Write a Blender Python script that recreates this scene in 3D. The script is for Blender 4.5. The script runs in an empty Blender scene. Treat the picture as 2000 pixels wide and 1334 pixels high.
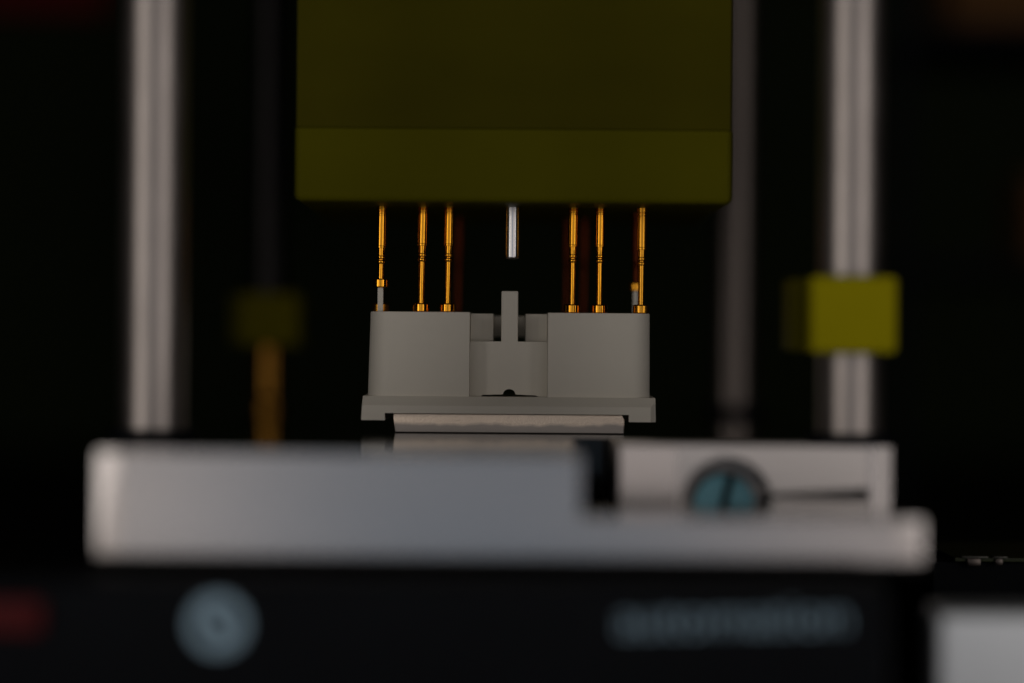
import bpy, bmesh, math
from mathutils import Matrix, Vector

# ------------------------------------------------------------------ camera, world, lamps, exposure
MM = 0.001
S = bpy.context.scene
COL = S.collection
R = math.radians

D = 427.0                                            # lens to connector front, mm
cam_d = bpy.data.cameras.new("camera")
cam_d.sensor_width = 36.0
cam_d.lens = 36.0 * D / (2000 / 17.0)                # 17 photo pixels per mm at the connector
cam_d.clip_start = 0.01
cam_d.clip_end = 20.0
cam_d.dof.use_dof = True
cam_d.dof.focus_distance = (D + 1.5) * MM
cam_d.dof.aperture_fstop = cam_d.lens / 14.2
cam = bpy.data.objects.new("camera", cam_d)
COL.objects.link(cam)
cam.matrix_world = (Matrix.Translation((0, -D * MM, 0)) @ Matrix.Rotation(R(90), 4, 'X')
                    @ Matrix.Rotation(R(0.45), 4, 'Z'))
S.camera = cam

world = bpy.data.worlds.new("World")
S.world = world
world.use_nodes = True
world.node_tree.nodes["Background"].inputs[0].default_value = (0.5, 0.55, 0.6, 1)
world.node_tree.nodes["Background"].inputs[1].default_value = 0.0025

S.view_settings.view_transform = 'Standard'
S.view_settings.look = 'None'
S.view_settings.exposure = 0.0
S.view_settings.gamma = 1.0
S.render.engine = 'CYCLES'
S.cycles.use_denoising = True
S.cycles.max_bounces = 8
S.cycles.sample_clamp_indirect = 4.0


def area_lamp(name, loc, target, w, h, watts, colour):
    l = bpy.data.lights.new(name, 'AREA')
    l.shape = 'RECTANGLE'
    l.size = w * MM
    l.size_y = h * MM
    l.energy = watts
    l.color = colour
    o = bpy.data.objects.new(name, l)
    COL.objects.link(o)
    d = Vector(target) - Vector(loc)
    o.matrix_world = Matrix.Translation(Vector(loc) * MM) @ d.to_track_quat('-Z', 'Y').to_matrix().to_4x4()
    return o


# broad soft lamps behind the camera, left and right, each with a brighter strip at its outer side, and a dim cool lamp between
area_lamp("soft_lamp_left", (-355, -640, -70), (0, 0, -30), 600, 640, 0.80, (1.0, 0.91, 0.84))
area_lamp("soft_lamp_right", (340, -640, -70), (0, 0, -30), 600, 640, 0.70, (1.0, 0.91, 0.86))
area_lamp("strip_lamp_left", (-400, -500, -70), (0, 0, -30), 150, 620, 0.48, (1.0, 0.94, 0.88))
area_lamp("strip_lamp_right", (400, -500, -70), (0, 0, -30), 150, 620, 0.44, (1.0, 0.94, 0.89))
area_lamp("cool_lamp", (-20, -800, -60), (0, 0, -20), 190, 420, 0.068, (0.64, 0.81, 1.0))


# ------------------------------------------------------------------ materials
def mat(name, base, rough=0.5, metal=0.0, spec=0.5, var=0.0, var_scale=400.0, bump=0.0, bump_scale=2500.0,
        stretch=(1, 1, 1), rvar=0.0, coat=0.0, aniso=0.0):
    m = bpy.data.materials.new(name)
    m.use_nodes = True
    nt = m.node_tree
    b = nt.nodes["Principled BSDF"]
    b.inputs["Base Color"].default_value = (*base, 1)
    b.inputs["Roughness"].default_value = rough
    b.inputs["Metallic"].default_value = metal
    b.inputs["Specular IOR Level"].default_value = spec
    b.inputs["Coat Weight"].default_value = coat
    b.inputs["Anisotropic"].default_value = aniso
    tc = nt.nodes.new("ShaderNodeTexCoord")
    mp = nt.nodes.new("ShaderNodeMapping")
    mp.inputs["Scale"].default_value = stretch
    nt.links.new(tc.outputs["Object"], mp.inputs[0])

    def noise(scale, detail=4):
        n = nt.nodes.new("ShaderNodeTexNoise")
        n.inputs["Scale"].default_value = scale
        n.inputs["Detail"].default_value = detail
        nt.links.new(mp.outputs[0], n.inputs["Vector"])
        return n.outputs["Fac"]
    if var:
        r = nt.nodes.new("ShaderNodeMapRange")
        r.inputs["To Min"].default_value = 1 - var
        r.inputs["To Max"].default_value = 1 + var
        nt.links.new(noise(var_scale), r.inputs["Value"])
        mx = nt.nodes.new("ShaderNodeVectorMath")
        mx.operation = 'SCALE'
        mx.inputs[0].default_value = base
        nt.links.new(r.outputs[0], mx.inputs["Scale"])
        nt.links.new(mx.outputs[0], b.inputs["Base Color"])
    if rvar:
        r = nt.nodes.new("ShaderNodeMapRange")
        r.inputs["To Min"].default_value = max(0.02, rough - rvar)
        r.inputs["To Max"].default_value = rough + rvar
        nt.links.new(noise(var_scale * 1.7), r.inputs["Value"])
        nt.links.new(r.outputs[0], b.inputs["Roughness"])
    if bump:
        bn = nt.nodes.new("ShaderNodeBump")
        bn.inputs["Strength"].default_value = bump
        bn.inputs["Distance"].default_value = 0.00005
        nt.links.new(noise(bump_scale, 3), bn.inputs["Height"])
        nt.links.new(bn.outputs[0], b.inputs["Normal"])
    return m


M = {}
M['white'] = mat('white_nylon', (0.765, 0.725, 0.64), 0.55, spec=0.3, var=0.025, var_scale=500, bump=0.25, bump_scale=5000)
M['olive_shaded'] = mat('shaded_olive_laminate', (0.058, 0.052, 0.001), 0.5, spec=0.03, var=0.2, var_scale=45, bump=0.6, bump_scale=1800, stretch=(1, 1, 2.2))  # olive made darker: shade put into the colour
M['olive'] = mat('olive_laminate', (0.086, 0.080, 0.001), 0.5, spec=0.03, var=0.14, var_scale=60, bump=0.5, bump_scale=1800, stretch=(1, 1, 2.2))
M['yellow_shaded'] = mat('shaded_yellow_laminate', (0.095, 0.082, 0.001), 0.6, spec=0.04, var=0.15, var_scale=200, bump=0.15)  # the yellow laminate darkened, shade on the far block painted in
M['yellow'] = mat('yellow_laminate', (0.295, 0.258, 0.002), 0.6, spec=0.03, var=0.06, var_scale=200, bump=0.15)
M['gold'] = mat('gold_plating', (0.84, 0.375, 0.028), 0.10, 1.0, var=0.05, var_scale=900, bump=0.06, bump_scale=3000, stretch=(1, 1, 0.2), rvar=0.03)
M['gold_dull'] = mat('worn_gold_plating', (0.75, 0.34, 0.03), 0.28, 1.0, var=0.12, var_scale=900, bump=0.15, bump_scale=3000)
M['copper'] = mat('dark_copper', (0.10, 0.022, 0.008), 0.45, 1.0, var=0.2, var_scale=500)  # dark copper tone for the rearmost pins
M['brass'] = mat('brass', (0.20, 0.095, 0.016), 0.3, 1.0, var=0.1, var_scale=500, stretch=(1, 1, 6))
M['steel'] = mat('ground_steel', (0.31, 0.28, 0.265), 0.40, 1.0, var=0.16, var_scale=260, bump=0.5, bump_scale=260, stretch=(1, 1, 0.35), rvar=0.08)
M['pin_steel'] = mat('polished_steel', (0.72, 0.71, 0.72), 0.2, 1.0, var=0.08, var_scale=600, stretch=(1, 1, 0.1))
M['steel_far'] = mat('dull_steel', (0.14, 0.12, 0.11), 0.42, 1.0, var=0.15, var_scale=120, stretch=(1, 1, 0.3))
M['black_steel'] = mat('black_oxide_steel', (0.018, 0.017, 0.017), 0.4, 1.0, var=0.2, var_scale=120)
M['alu'] = mat('machined_aluminium', (0.47, 0.445, 0.44), 0.21, 1.0, var=0.05, var_scale=70, bump=0.15, bump_scale=2000, stretch=(0.12, 1, 1), rvar=0.05)
M['alu_milled'] = mat('milled_aluminium', (0.74, 0.69, 0.665), 0.42, 1.0, var=0.10, var_scale=130, bump=0.2, bump_scale=900, stretch=(0.2, 1, 1), rvar=0.08)
M['black_gloss'] = mat('black_acrylic', (0.006, 0.006, 0.007), 0.07, spec=0.32, var=0.2, bump=0.02, bump_scale=300)
M['black'] = mat('black_powder_coat', (0.005, 0.006, 0.008), 0.6, spec=0.06, var=0.2, var_scale=200, bump=0.2)
M['print'] = mat('blue_grey_print', (0.31, 0.46, 0.58), 0.6, spec=0.2, var=0.08)
M['blued'] = mat('blue_zinc_steel', (0.125, 0.21, 0.265), 0.4, 1.0, var=0.1)
M['teal_steel'] = mat('teal_zinc_steel', (0.19, 0.42, 0.50), 0.5, 1.0, var=0.15)
M['red_paint'] = mat('red_paint', (0.10, 0.003, 0.005), 0.6, spec=0.05, var=0.1)
M['red'] = mat('red_plastic', (0.075, 0.001, 0.002), 0.5, spec=0.2, var=0.1)
M['grey'] = mat('satin_grey_metal', (0.84, 0.88, 0.92), 0.5, 1.0, spec=0.3, var=0.03, var_scale=90)
M['table'] = mat('dark_bench', (0.006, 0.006, 0.005), 0.6, spec=0.15, var=0.2, var_scale=30)
M['wall'] = mat('dark_green_wall', (0.022, 0.032, 0.013), 0.8, spec=0.1, var=0.3, var_scale=6)
M['cardboard'] = mat('brown_cardboard', (0.13, 0.062, 0.022), 0.8, spec=0.1, var=0.15, var_scale=40)
M['board'] = mat('circuit_board', (0.03, 0.04, 0.012), 0.4, spec=0.3, var=0.2)
M['tin'] = mat('tinned_metal', (0.20, 0.20, 0.18), 0.5, 1.0, var=0.1)


def shear_metal():
    """sheared steel edge: torn bright zone above, smooth burnished zone below, ragged border between"""
    m = mat('sheared_steel', (0.62, 0.52, 0.44), 0.45, 1.0)
    nt = m.node_tree
    b = nt.nodes["Principled BSDF"]
    tc = nt.nodes.new("ShaderNodeTexCoord")
    sep = nt.nodes.new("ShaderNodeSeparateXYZ")
    nt.links.new(tc.outputs["Object"], sep.inputs[0])
    mp = nt.nodes.new("ShaderNodeMapping")
    mp.inputs["Scale"].default_value = (1, 1, 0.25)
    nt.links.new(tc.outputs["Object"], mp.inputs[0])
    n = nt.nodes.new("ShaderNodeTexNoise")
    n.inputs["Scale"].default_value = 420
    n.inputs["Detail"].default_value = 5
    nt.links.new(mp.outputs[0], n.inputs["Vector"])
    a = nt.nodes.new("ShaderNodeMath"); a.operation = 'MULTIPLY_ADD'
    a.inputs[1].default_value = 0.0008
    nt.links.new(n.outputs["Fac"], a.inputs[0])
    nt.links.new(sep.outputs["Z"], a.inputs[2])
    r = nt.nodes.new("ShaderNodeMapRange")
    r.inputs["From Min"].default_value = 0.00120
    r.inputs["From Max"].default_value = 0.00160
    nt.links.new(a.outputs[0], r.inputs["Value"])
    n2 = nt.nodes.new("ShaderNodeTexNoise")
    n2.inputs["Scale"].default_value = 4200
    n2.inputs["Detail"].default_value = 3
    nt.links.new(tc.outputs["Object"], n2.inputs["Vector"])
    mx = nt.nodes.new("ShaderNodeMix"); mx.data_type = 'RGBA'
    mx.inputs[6].default_value = (0.40, 0.36, 0.33, 1)
    mx.inputs[7].default_value = (0.85, 0.72, 0.60, 1)
    nt.links.new(r.outputs[0], mx.inputs[0])
    nt.links.new(mx.outputs[2], b.inputs["Base Color"])
    bn = nt.nodes.new("ShaderNodeBump")
    bn.inputs["Distance"].default_value = 0.00008
    ms = nt.nodes.new("ShaderNodeMath"); ms.operation = 'MULTIPLY'
    ms.inputs[1].default_value = 0.6
    nt.links.new(r.outputs[0], ms.inputs[0])
    nt.links.new(ms.outputs[0], bn.inputs["Strength"])
    nt.links.new(n2.outputs["Fac"], bn.inputs["Height"])
    nt.links.new(bn.outputs[0], b.inputs["Normal"])
    return m


M['shear'] = shear_metal()


# ------------------------------------------------------------------ mesh helpers (all sizes in mm)
def link(name, bm, material, parent=None, loc=(0, 0, 0), smooth=35):
    bmesh.ops.recalc_face_normals(bm, faces=bm.faces)
    bmesh.ops.scale(bm, vec=(MM, MM, MM), verts=bm.verts)
    me = bpy.data.meshes.new(name)
    bm.to_mesh(me)
    bm.free()
    me.materials.append(M[material])
    me.polygons.foreach_set("use_smooth", [True] * len(me.polygons))
    me.set_sharp_from_angle(angle=R(smooth))
    o = bpy.data.objects.new(name, me)
    COL.objects.link(o)
    o.location = Vector(loc) * MM
    if parent:
        o.parent = parent
    w = o.modifiers.new('weighted_normals', 'WEIGHTED_NORMAL')
    w.keep_sharp = True
    w.weight = 80
    return o


def thing(name, label, cat, loc=(0, 0, 0), group=None):
    o = bpy.data.objects.new(name, None)
    o.empty_display_size = 0.005
    COL.objects.link(o)
    o.location = Vector(loc) * MM
    return tag(o, label, cat, group)


def tag(o, label, cat, group=None):
    o["label"] = label
    o["category"] = cat
    if group:
        o["group"] = group
    return o


def bevel(bm, edges, width, seg=2):
    if edges and width > 0:
        bmesh.ops.bevel(bm, geom=list(edges), offset=width, segments=seg, profile=0.5, affect='EDGES', clamp_overlap=True)


def box(x0, x1, y0, y1, z0, z1, bev=0.15, seg=2):
    bm = bmesh.new()
    bmesh.ops.create_cube(bm, size=1)
    bmesh.ops.scale(bm, vec=(x1 - x0, y1 - y0, z1 - z0), verts=bm.verts)
    bmesh.ops.translate(bm, vec=((x0 + x1) / 2, (y0 + y1) / 2, (z0 + z1) / 2), verts=bm.verts)
    bevel(bm, bm.edges, bev, seg)
    return bm


def prism_xz(pts, y0, y1):
    """outline in x, z extruded along y"""
    bm = bmesh.new()
    a = [bm.verts.new((x, y0, z)) for x, z in pts]
    b = [bm.verts.new((x, y1, z)) for x, z in pts]
    n = len(pts)
    bm.faces.new(a)
    bm.faces.new(b[::-1])
    for i in range(n):
        bm.faces.new((a[i], b[i], b[(i + 1) % n], a[(i + 1) % n]))
    return bm


def prism_xy(pts, z0, z1):
    bm = bmesh.new()
    a = [bm.verts.new((x, y, z0)) for x, y in pts]
    b = [bm.verts.new((x, y, z1)) for x, y in pts]
    n = len(pts)
    bm.faces.new(a[::-1])
    bm.faces.new(b)
    for i in range(n):
        bm.faces.new((a[i], a[(i + 1) % n], b[(i + 1) % n], b[i]))
    return bm


def along(axis):
    def f(e):
        d = (e.verts[1].co - e.verts[0].co)
        return d.length > 1e-6 and abs(d.normalized()[axis]) > 0.99
    return f


def lathe(profile, seg=40, axis='Z', caps=True):
    """profile: (radius, height) pairs turned round z (or y)"""
    bm = bmesh.new()
    rings = []
    for r, h in profile:
        ring = []
        for i in range(seg):
            t = 2 * math.pi * i / seg
            p = (r * math.cos(t), r * math.sin(t), h) if axis == 'Z' else (r * math.cos(t), h, r * math.sin(t))
            ring.append(bm.verts.new(p))
        rings.append(ring)
    for a, b in zip(rings, rings[1:]):
        for i in range(seg):
            bm.faces.new((a[i], a[(i + 1) % seg], b[(i + 1) % seg], b[i]))
    if caps:
        bm.faces.new(rings[0])
        bm.faces.new(rings[-1][::-1])
    return bm


# ------------------------------------------------------------------ the setting
def struct(o):
    o["kind"] = "structure"
    return o


struct(link('bench_top', box(-700, 700, -150, 900, -60, -40, 1), 'table'))
struct(link('wall', box(-900, 900, 900, 920, -60, 700, 0), 'wall'))

# ------------------------------------------------------------------ fixture: base, deck, front plate
base = thing('fixture_base', 'black powder coated base with printed lettering under the aluminium front plate', 'base', (0, 0, -40))
housing = link('housing', box(-62, 33.5, -98.5, 130, 0, 18.6, 0.6), 'black', base)


def text_mesh(body, width, xh):
    cu = bpy.data.curves.new('lettering', 'FONT')
    cu.body = body
    cu.size = 1.0
    cu.extrude = 0.02
    cu.offset = -0.004
    to = bpy.data.objects.new('lettering_curve', cu)
    COL.objects.link(to)
    dg = bpy.context.evaluated_depsgraph_get()
    me = bpy.data.meshes.new_from_object(to.evaluated_get(dg))
    bpy.data.objects.remove(to)
    bpy.data.curves.remove(cu)
    xs = [v.co.x for v in me.vertices]
    sx = width / (max(xs) - min(xs))
    sy = xh / 0.52
    x0 = min(xs)
    for v in me.vertices:
        v.co = Vector(((v.co.x - x0) * sx, -v.co.z * 2 - 0.02, v.co.y * sy)) * MM
    return me


me = text_mesh('automation', 20.2, 2.0)
me.materials.append(M['print'])
let = bpy.data.objects.new('lettering', me)
COL.objects.link(let)
let.parent = housing
let.location = Vector((9.6, -98.5, 14.15)) * MM
let.rotation_euler = (0, R(-1.5), 0)
let["label"] = 'pale blue grey lettering on black base'
sw = link('switch', box(-47.5, -41.2, -99.6, -98.4, 13.9, 16.9, 0.5), 'red', housing)
sw["label"] = 'dark red switch on black base'


# round printed emblem: a ring with an s-shaped stroke through it
bm = lathe([(1.55, -0.06), (2.62, -0.06), (2.62, 0.02), (1.55, 0.02), (1.55, -0.06)], 64, 'Y', caps=False)
em = link('emblem', bm, 'print', housing, loc=(-25.8, -98.5, 14.8))
em["label"] = 'round pale blue grey emblem on black base'
bm = bmesh.new()
prev = None
for k in range(25):
    u = k / 24 * 2 - 1
    cx_, cz_ = 0.62 * math.sin(math.pi * u) * -1.0, 1.6 * u
    cur = [bm.verts.new((cx_ + d - 0.12 * u, y, cz_)) for d in (-0.52, 0.52) for y in (-0.055, 0.02)]
    if prev:
        for a, b in ((0, 1), (1, 3), (3, 2), (2, 0)):
            bm.faces.new((prev[a], prev[b], cur[b], cur[a]))
    prev = cur
st = link('emblem_stroke', bm, 'print', housing, loc=(-25.8, -98.5, 14.8))

deck_pts = [(-38.6, -66), (6.4, -66), (6.4, -20), (39, -20), (39, 165), (-38.6, 165)]
bm = prism_xy(deck_pts, -20.8, -10.55)
bevel(bm, bm.edges, 0.3, 2)
tag(link('deck', bm, 'black_gloss'), 'glossy black deck the white connector stands on', 'deck')

pl = [(-38.1, -21.3), (38.0, -21.3), (38.0, -16.2), (6.4, -16.2), (6.4, -10.45), (-38.1, -10.45)]
bm = prism_xz(pl, -85, -66.1)
isz, isx, isy = along(2), along(0), along(1)
ends = [e for e in bm.edges if isz(e) and e.verts[0].co.y < -80 and abs(e.verts[0].co.x) > 20]
bevel(bm, ends, 2.3, 1)
for v in bm.verts:                                   # long shallow chamfer on both ends
    if abs(v.co.x) > 37.5 and -83.5 < v.co.y < -81:
        v.co.y = -84.45
bevel(bm, [e for e in bm.edges if e.verts[0].co.y < -84 and e.verts[1].co.y < -84 and e.verts[0].co.z < -21.2 and e.verts[1].co.z < -21.2], 1.5, 5)
bevel(bm, [e for e in bm.edges if (isx(e) or isy(e)) and e.is_manifold and e.calc_face_angle(0) > 1.2], 0.35, 2)
tag(link('front_plate', bm, 'alu'), 'wide machined aluminium front plate with its top right cut lower', 'plate')

# clamp block with counterbored screw hole and a slit to its outer end
cb = thing('clamp_block', 'aluminium clamp block with a screw hole and slit, holding the right rod', 'clamp block', (0, 0, -20.7))


def clamp_body():
    """front part: counterbore open into a tapering slot that runs out at the end strip"""
    x0, x1, z0, z1 = 10.8, 36.4, 0.1, 10.25
    cx, cz, r = 22.0, 4.55, 4.6
    yf = -49
    a0, a1 = math.asin((4.9 - cz) / r), math.asin((5.5 - cz) / r)
    pts = [(x0, z0), (x1, z0), (x1, 4.7)]
    N = 44
    for i in range(N + 1):
        t = a0 + (a1 - 2 * math.pi - a0) * i / N
        pts.append((cx + r * math.cos(t), max(cz + r * math.sin(t), z0 + 0.25)))
    pts += [(x1, 6.1), (x1, z1), (x0, z1)]
    bm = prism_xz(pts, yf, yf + 16)
    bevel(bm, [e for e in bm.edges if isz(e) and e.verts[0].co.y < yf + 0.1 and e.verts[0].co.x < x0 + 0.01], 0.5, 3)
    return bm


link('front_face', clamp_body(), 'alu_milled', cb, smooth=15)
link('glint_facet', prism_xy([(11.1, -49.8), (16.9, -49.1), (16.9, -49.02), (11.1, -49.02)], 1.0, 10.1), 'alu', cb, smooth=10)  # added wedge, tilted to mirror a lamp as a bright patch
# end strip with its long shallow chamfer
link('end_strip', prism_xy([(36.45, -49.0), (37.0, -49.0), (38.8, -48.25), (38.8, -33.0), (36.45, -33.0)], 0.1, 10.25), 'alu', cb, smooth=10)
link('rear_body', box(10.8, 38.8, -32.95, -20.2, 0.1, 10.25, 0.2), 'alu_milled', cb)



def slotted_screw(loc, r, tilt):
    """cheese head with a cut slot: a plain disc below, two half-moon lobes above"""
    t = thing('clamp_screw', 'teal tinted slotted screw sunk in the hole of the clamp block', 'screw', loc)
    t.rotation_euler = (0, R(tilt), 0)
    head = link('head', lathe([(r, 0), (r, -1.2), (r - 0.1, -1.3), (0.05, -1.3)], 48, 'Y'), 'black_steel', t)
    g = 0.38
    for sgn in (-1, 1):
        a0 = math.acos(g / r)
        pts = [(sgn * r * math.cos(a0 - 2 * a0 * i / 20), r * math.sin(a0 - 2 * a0 * i / 20)) for i in range(21)]
        bm = prism_xz(pts, -2.3, -1.31)
        bmesh.ops.recalc_face_normals(bm, faces=bm.faces)
        bevel(bm, [e for e in bm.edges if e.verts[0].co.y < -2.2 and e.verts[1].co.y < -2.2], 0.2, 2)
        link('lobe', bm, 'teal_steel', head)
    link('shank', lathe([(1.6, 0.02), (1.6, 8.0)], 32, 'Y'), 'black_steel', t)
    return t


slotted_screw((22.0, -41.0, -16.6), 3.15, 14)

# ------------------------------------------------------------------ guide rods


def rod(x, y, r, z0, material, label, sleeve=None):
    t = thing('guide_rod', label, 'rod', (x, y, z0), 'upright guide rods')
    L = 66 - z0
    if sleeve:
        link('sleeve', lathe([(2.4, 0), (2.6, 0.2), (2.6, 1.0), (1.8, 1.1), (1.6, 1.9), (1.78, 2.0)] +
                             [(1.75 + 0.09 * (k % 2), 2.0 + 0.42 * k) for k in range(1, 20)] + [(1.75, sleeve)], 40), 'brass', t)
        link('shaft', lathe([(r - 0.3, sleeve), (r, sleeve + 0.3), (r, L)], 48), material, t)
    else:
        link('shaft', lathe([(r - 0.6, 0.05), (r, 0.7), (r, L)], 64), material, t)
        link('collar', lathe([(r + 0.02, 0), (r + 1.0, 0), (r + 1.1, 0.15), (r + 1.1, 1.1), (r + 0.9, 1.3), (r + 0.02, 1.3), (r + 0.02, 0)], 64, caps=False), 'black', t)
    return t


rod(-36.8, -46, 3.5, -10.55, 'steel', 'bright steel guide rod standing left of the olive head block')
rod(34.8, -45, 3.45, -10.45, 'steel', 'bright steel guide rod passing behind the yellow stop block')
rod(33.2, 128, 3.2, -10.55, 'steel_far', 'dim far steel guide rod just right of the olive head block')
rod(-36.3, 128, 2.6, -10.55, 'black_steel', 'dark far guide rod with brass sleeve below the far yellow block', sleeve=10.6)


def stop_block(x, y0, y1, z0, z1, label, material='yellow'):
    t = thing('stop_block', label, 'stop block', (x, (y0 + y1) / 2, z0), 'yellow stop blocks on the guide rods')
    h = (y1 - y0) / 2
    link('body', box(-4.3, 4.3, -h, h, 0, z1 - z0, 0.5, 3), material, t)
    link('shade_strip', box(-6.1, -4.35, -h * 0.4, h * 0.9, 0.2, z1 - z0 - 0.2, 0.3, 2), 'olive_shaded', t)  # added dark strip standing for the block's shaded side face
    sc = link('set_screw', lathe([(0.2, 0), (1.2, 0), (1.2, -0.25), (0.2, -0.25)], 24, 'Y'), 'black_steel', t, loc=(4.35, 0, 3.8))
    sc.rotation_euler = (0, 0, R(90))
    return t


stop_block(34.55, -52, -33, -0.9, 6.9, 'bright yellow plastic stop block on the right guide rod')
stop_block(-35.7, 122, 134, -0.9, 6.9, 'dim blurred yellow stop block on top of the brass sleeve', 'yellow_shaded')

# ------------------------------------------------------------------ head block
hb = thing('head_block', 'olive laminate probe head of two stacked layers above the pins', 'block', (0, 0, 15.5))
bm = box(-24.4, 24.4, -12.6, 62, 0, 8.15, 0)
bevel(bm, [e for e in bm.edges if isz(e)], 0.8, 3)
bevel(bm, [e for e in bm.edges if e.calc_length() > 0.3 and abs(e.verts[0].co.z - e.verts[1].co.z) < 1e-4 and e.verts[0].co.z < 4], 1.2, 5)
link('lower_layer', bm, 'olive', hb)
bm = box(-24.25, 24.25, -12.45, 61.8, 8.2, 50, 0)
bevel(bm, bm.edges, 0.2, 2)
link('upper_layer', bm, 'olive_shaded', hb)  # darker colour carries the weaker light higher up the head
tag(link('top_plate', box(-48, 48, -60, 145, 65.6, 74, 0.5), 'black'), 'black top plate above the head block and guide rods', 'plate')

# steel locating pin in the middle of the head
lp = link('locating_pin', lathe([(0.55, 9.5), (0.78, 9.6), (0.88, 9.8), (0.88, 16.4)], 40), 'pin_steel', loc=(-0.05, 2.5, 0))
tag(lp, 'short polished steel locating pin in the middle of the head', 'locating pin')

# ------------------------------------------------------------------ probe pins


def probe_pin(x, y, head_z, label, drop=0.0, tilt=0.5, material='gold', group='spring probe pins under the head', hr=0.95, tip=None):
    """barrel hangs from the head; the plunger below it ends in a flat head at head_z"""
    t = thing('probe_pin', label, 'probe pin', (x, y, head_z), group)
    b0 = 11.0 - drop - head_z                  # barrel step height above the plunger tip
    b1 = 16.2 - head_z
    link('barrel', lathe([(0.46, b0 - 0.02), (0.60, b0 + 0.02), (0.61, b0 + 0.2), (0.585, b0 + 0.26), (0.585, 14.75 - drop - head_z),
                          (0.53, 14.8 - drop - head_z), (0.53, 14.95 - drop - head_z), (0.62, 15.0 - drop - head_z), (0.62, 15.12 - drop - head_z),
                          (0.53, 15.17 - drop - head_z), (0.53, 15.27 - drop - head_z), (0.62, 15.32 - drop - head_z), (0.62, b1)], 48), material, t, smooth=16)
    c = b0 - 0.02
    link('neck', lathe([(0.36, c - 1.82), (0.46, c - 1.76), (0.50, c - 1.62), (0.50, c - 1.50), (0.44, c - 1.40), (0.36, c - 1.36), (0.36, c - 1.26), (0.44, c - 1.22),
                        (0.50, c - 1.12), (0.50, c - 0.98), (0.42, c - 0.90), (0.44, c - 0.80), (0.44, c)], 40), material, t, smooth=16)
    link('plunger', lathe([(0.36, 1.0), (0.36, c - 1.8)], 36), material, t, smooth=16)
    link('tip', lathe([(hr - 0.12, 0.0), (hr, 0.1), (hr, 0.86), (hr - 0.14, 1.0), (0.3, 1.02)], 56), tip or material, t, smooth=16)
    t.rotation_euler = (0, R(tilt), 0)
    return t


TOP = 3.35
probe_pin(-15.25, 3.0, 6.15, 'gold probe pin with raised tip on a white post, leftmost in the front row', drop=0.3)
probe_pin(-10.55, 3.0, TOP, 'gold probe pin, second from the left in the front row', tilt=0.75)
probe_pin(-7.47, 3.0, TOP, 'gold probe pin nearest the steel locating pin on its left side')
probe_pin(6.92, 3.0, TOP, 'gold probe pin nearest the steel locating pin on its right side', tilt=0.35)
probe_pin(10.05, 3.0, TOP, 'gold probe pin, second from the right in the front row', tilt=0.35)
probe_pin(14.85, 1.6, TOP, 'dull gold probe pin at the right end of the front row', drop=0.3, tilt=0.25, material='gold_dull')
probe_pin(-15.4, 8, TOP, 'gold probe pin half hidden behind the white post, low tip', material='gold_dull')
probe_pin(14.7, 17, 6.15, 'gold probe pin with raised tip just behind the rightmost front pin', drop=0.3, material='copper', hr=0.8, tip='gold_dull')
probe_pin(-6.9, 42, -2.0, 'dark blurred copper pin behind the white connector, left of the locating pin', material='copper', group='dark rear pins', hr=0.7)
probe_pin(6.8, 42, -2.0, 'dark blurred copper pin behind the white connector, right of the locating pin', material='copper', group='dark rear pins', hr=0.7)
probe_pin(8.9, 42, -2.0, 'dark blurred copper pin behind the connector, between the two right front pins', material='copper', group='dark rear pins', hr=0.7)

# ------------------------------------------------------------------ connector
cn = thing('connector', 'white plastic connector housing with flange standing on a metal bar', 'connector', (0, 0, -9.12))
Z0 = 9.12                                            # children are measured from the foot of the flange


def shell(xo, xi, xo_top, mirror):
    """side block of the housing: rounded outer corners, slight draft on the outer side"""
    z0, z1 = -6.4 + Z0, TOP + Z0
    bm = bmesh.new()
    lo, hi = [], []
    r = 2.6
    s = 1 if xo < xi else -1
    out = []
    for i in range(9):
        a = math.pi / 2 * i / 8
        out.append((xo + s * r * (1 - math.sin(a)), r * (1 - math.cos(a))))
    front = out[::-1]                    # from outer side up to the front ... kept as pairs
    pts = [(xi, 0.0)] + [(xo + s * r * (1 - math.cos(math.pi / 2 * (1 - i / 8))), r * (1 - math.sin(math.pi / 2 * (1 - i / 8)))) for i in range(9)]
    pts += [(p[0], 18.0 - p[1]) for p in pts[:0:-1]] + [(xi, 18.0)]
    for x, y in pts:
        f = 0 if abs(x - xi) < 1e-6 else (xo_top - xo)
        lo.append(bm.verts.new((x, y, z0)))
        hi.append(bm.verts.new((x + f, y, z1)))
    n = len(pts)
    bm.faces.new(lo)
    bm.faces.new(hi)
    for i in range(n):
        bm.faces.new((lo[i], lo[(i + 1) % n], hi[(i + 1) % n], hi[i]))
    bmesh.ops.recalc_face_normals(bm, faces=bm.faces)
    bevel(bm, [e for e in bm.edges if e.verts[0].co.z > z1 - 0.01 and e.verts[1].co.z > z1 - 0.01], 0.1, 2)
    bevel(bm, [e for e in bm.edges if isz(e) and abs(e.verts[0].co.x - xi) < 0.01 and e.verts[0].co.y < 0.1], 0.12, 2)
    return bm


link('side_block', shell(-16.6, -4.85, -16.35, 0), 'white', cn)
link('side_block', shell(15.95, 4.1, 15.88, 1), 'white', cn)

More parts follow.
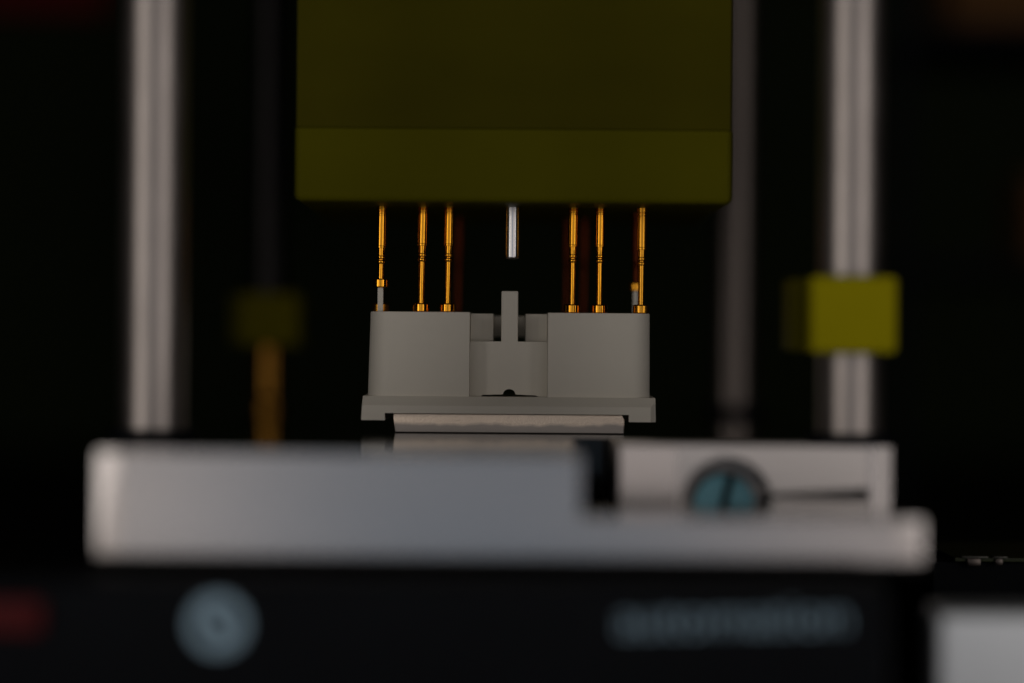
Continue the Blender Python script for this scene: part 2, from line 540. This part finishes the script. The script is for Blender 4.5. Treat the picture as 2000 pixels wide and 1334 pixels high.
# recess wall with the key post standing on it, small arched hole at its foot
arc = [(-0.28 + 0.72 * math.cos(math.pi * k / 10), -6.12 + Z0 + 0.62 * math.sin(math.pi * k / 10)) for k in range(11)]
pts = [(-4.83, -6.38 + Z0), (-3.6, -6.38 + Z0), (-3.3, -6.17 + Z0)] + arc[::-1] + [(2.8, -6.2 + Z0), (3.1, -6.38 + Z0), (4.08, -6.38 + Z0), (4.08, Z0), (-4.83, Z0)]
bm = prism_xz(pts, 2.2, 4.2)
bevel(bm, [e for e in bm.edges if isx(e) and e.verts[0].co.y < 2.3 and e.verts[0].co.z > Z0 - 0.01], 0.06, 2)
link('key_wall', bm, 'white', cn)
bm = box(-1.26, 0.68, 2.19, 4.2, Z0 - 0.3, 5.83 + Z0, 0)
bevel(bm, [e for e in bm.edges if isz(e) or e.verts[0].co.z + e.verts[1].co.z > 2 * (5.8 + Z0)], 0.15, 3)
link('key_post', bm, 'white', cn)
link('recess_block', box(-4.83, -2.15, 4.8, 14.5, -6.3 + Z0, 3.22 + Z0, 0.1), 'white', cn)
link('recess_block', box(1.55, 4.08, 4.8, 14.5, -6.3 + Z0, 3.22 + Z0, 0.1), 'white', cn)
link('back_wall', box(-4.83, 4.08, 14.6, 17.9, 0.55 + Z0, 3.02 + Z0, 0.1), 'white', cn)

# flange, cut away underneath in the middle
fz = Z0
pts = [(-17.2, 0.0), (-14.5, 0.0), (-14.5, -8.3 + fz), (13.45, -8.3 + fz), (13.45, 0.0), (16.55, 0.0), (16.48, -6.37 + fz), (-17.05, -6.37 + fz)]
bm = prism_xz(pts, -1.7, 19.7)
fe = [e for e in bm.edges if e.verts[0].co.y < -1.6 and e.verts[1].co.y < -1.6]
up = [e for e in fe if isx(e) and e.verts[0].co.z > 2.0]
low = [e for e in fe if isx(e) and 0.5 < e.verts[0].co.z < 1.5]
side = [e for e in bm.edges if isz(e) and e.verts[0].co.y < -1.6 and e.verts[0].co.x > 16]
bevel(bm, up, 1.05, 1)
bevel(bm, [e for e in bm.edges if isx(e) and e.verts[0].co.y < -1.6 and 0.5 < e.verts[0].co.z < 1.5 and e.verts[1].co.y < -1.6], 0.55, 3)
bevel(bm, [e for e in bm.edges if e.verts[0].co.y < -1.6 and e.verts[1].co.y < -1.6 and (e.verts[0].co.x + e.verts[1].co.x) / 2 > 16.4], 0.6, 1)
link('flange', bm, 'white', cn)
# tall contact posts under the two raised pins
link('post', box(-15.58, -14.94, 2.7, 3.3, TOP + Z0 - 0.02, 6.13 + Z0, 0.06), 'white', cn)
link('post', box(14.4, 15.0, 16.6, 17.2, TOP + Z0 - 0.02, 6.13 + Z0, 0.06), 'white', cn)

# metal bar carrying the connector
bm = prism_xz([(-13.35, 0.0), (12.95, 0.0), (12.98, 1.6), (12.7, 2.2), (-13.55, 2.2), (-13.5, 1.6)], -0.9, 17)
bevel(bm, [e for e in bm.edges if e.verts[0].co.y < -0.8 and e.verts[1].co.y < -0.8], 0.14, 2)
tag(link('metal_bar', bm, 'shear', loc=(0, 0, -10.52)), 'low metal bar with a sheared edge under the white connector', 'metal bar')

# ------------------------------------------------------------------ things beside and behind the fixture
gb = link('grey_box', box(-19, 19, -15, -6, 0, 15.7, 1.1, 4), 'grey', loc=(58, -70, -40))
tag(gb, 'light grey metal box standing on the bench at the bottom right corner', 'box')

tag(link('black_block', box(48, 90, -4, 40, -40, -24.6, 0.4), 'black'), 'black block carrying a thin board, right of the fixture', 'block')
pb = thing('circuit_board', 'thin circuit board edge with small bright tabs, right of the fixture', 'circuit board', (0, 0, -24.6))
link('board', box(50.5, 84, -5, 30, 0.02, 0.45, 0.05), 'board', pb)
link('tab', box(51.2, 54.2, -5.6, -3, 0.46, 0.64, 0.08), 'tin', pb)
link('tab', box(54.8, 56.4, -5.6, -3, 0.46, 0.64, 0.08), 'tin', pb)
link('solder_leg', box(51.8, 53.4, -5.5, -5.05, -0.5, 0.46, 0.2), 'steel_far', pb)
link('solder_leg', box(55.0, 55.9, -5.5, -5.05, -0.4, 0.46, 0.2), 'steel_far', pb)

rack = thing('shelf_rack', 'dark shelf rack in the blurred background at the right edge', 'shelf', (160, 330, -40))
for xx in (-86, 66):
    for yy in (-30, 60):
        link('upright', box(xx, xx + 4, yy, yy + 4, 0, 180, 0.3), 'black', rack)
for zz in (53.9, 99.9, 150):
    link('shelf', box(-81.9, 65.9, -26, 64, zz, zz + 3, 0.3), 'black', rack)
t = tag(link('cardboard_box', box(-12, 50, 0, 40, 0, 38, 0.5), 'cardboard', loc=(99, 320, 63)), 'brown cardboard box at the top right corner, far out of focus', 'box')
t = tag(link('cardboard_box', box(-8, 40, 0, 40, 0, 18, 0.5), 'cardboard', loc=(112, 320, 17)), 'brown cardboard box low at the right edge, far out of focus', 'box')
rb = thing('red_frame', 'dark red machine frame at the top left corner, far out of focus', 'frame', (-152, 430, -37.2))
link('upright', box(-70, -56, 0, 14, 0, 113, 0.5), 'black', rb)
link('beam', box(-75, 58, -1, 15, 113.2, 150, 0.8), 'red_paint', rb)
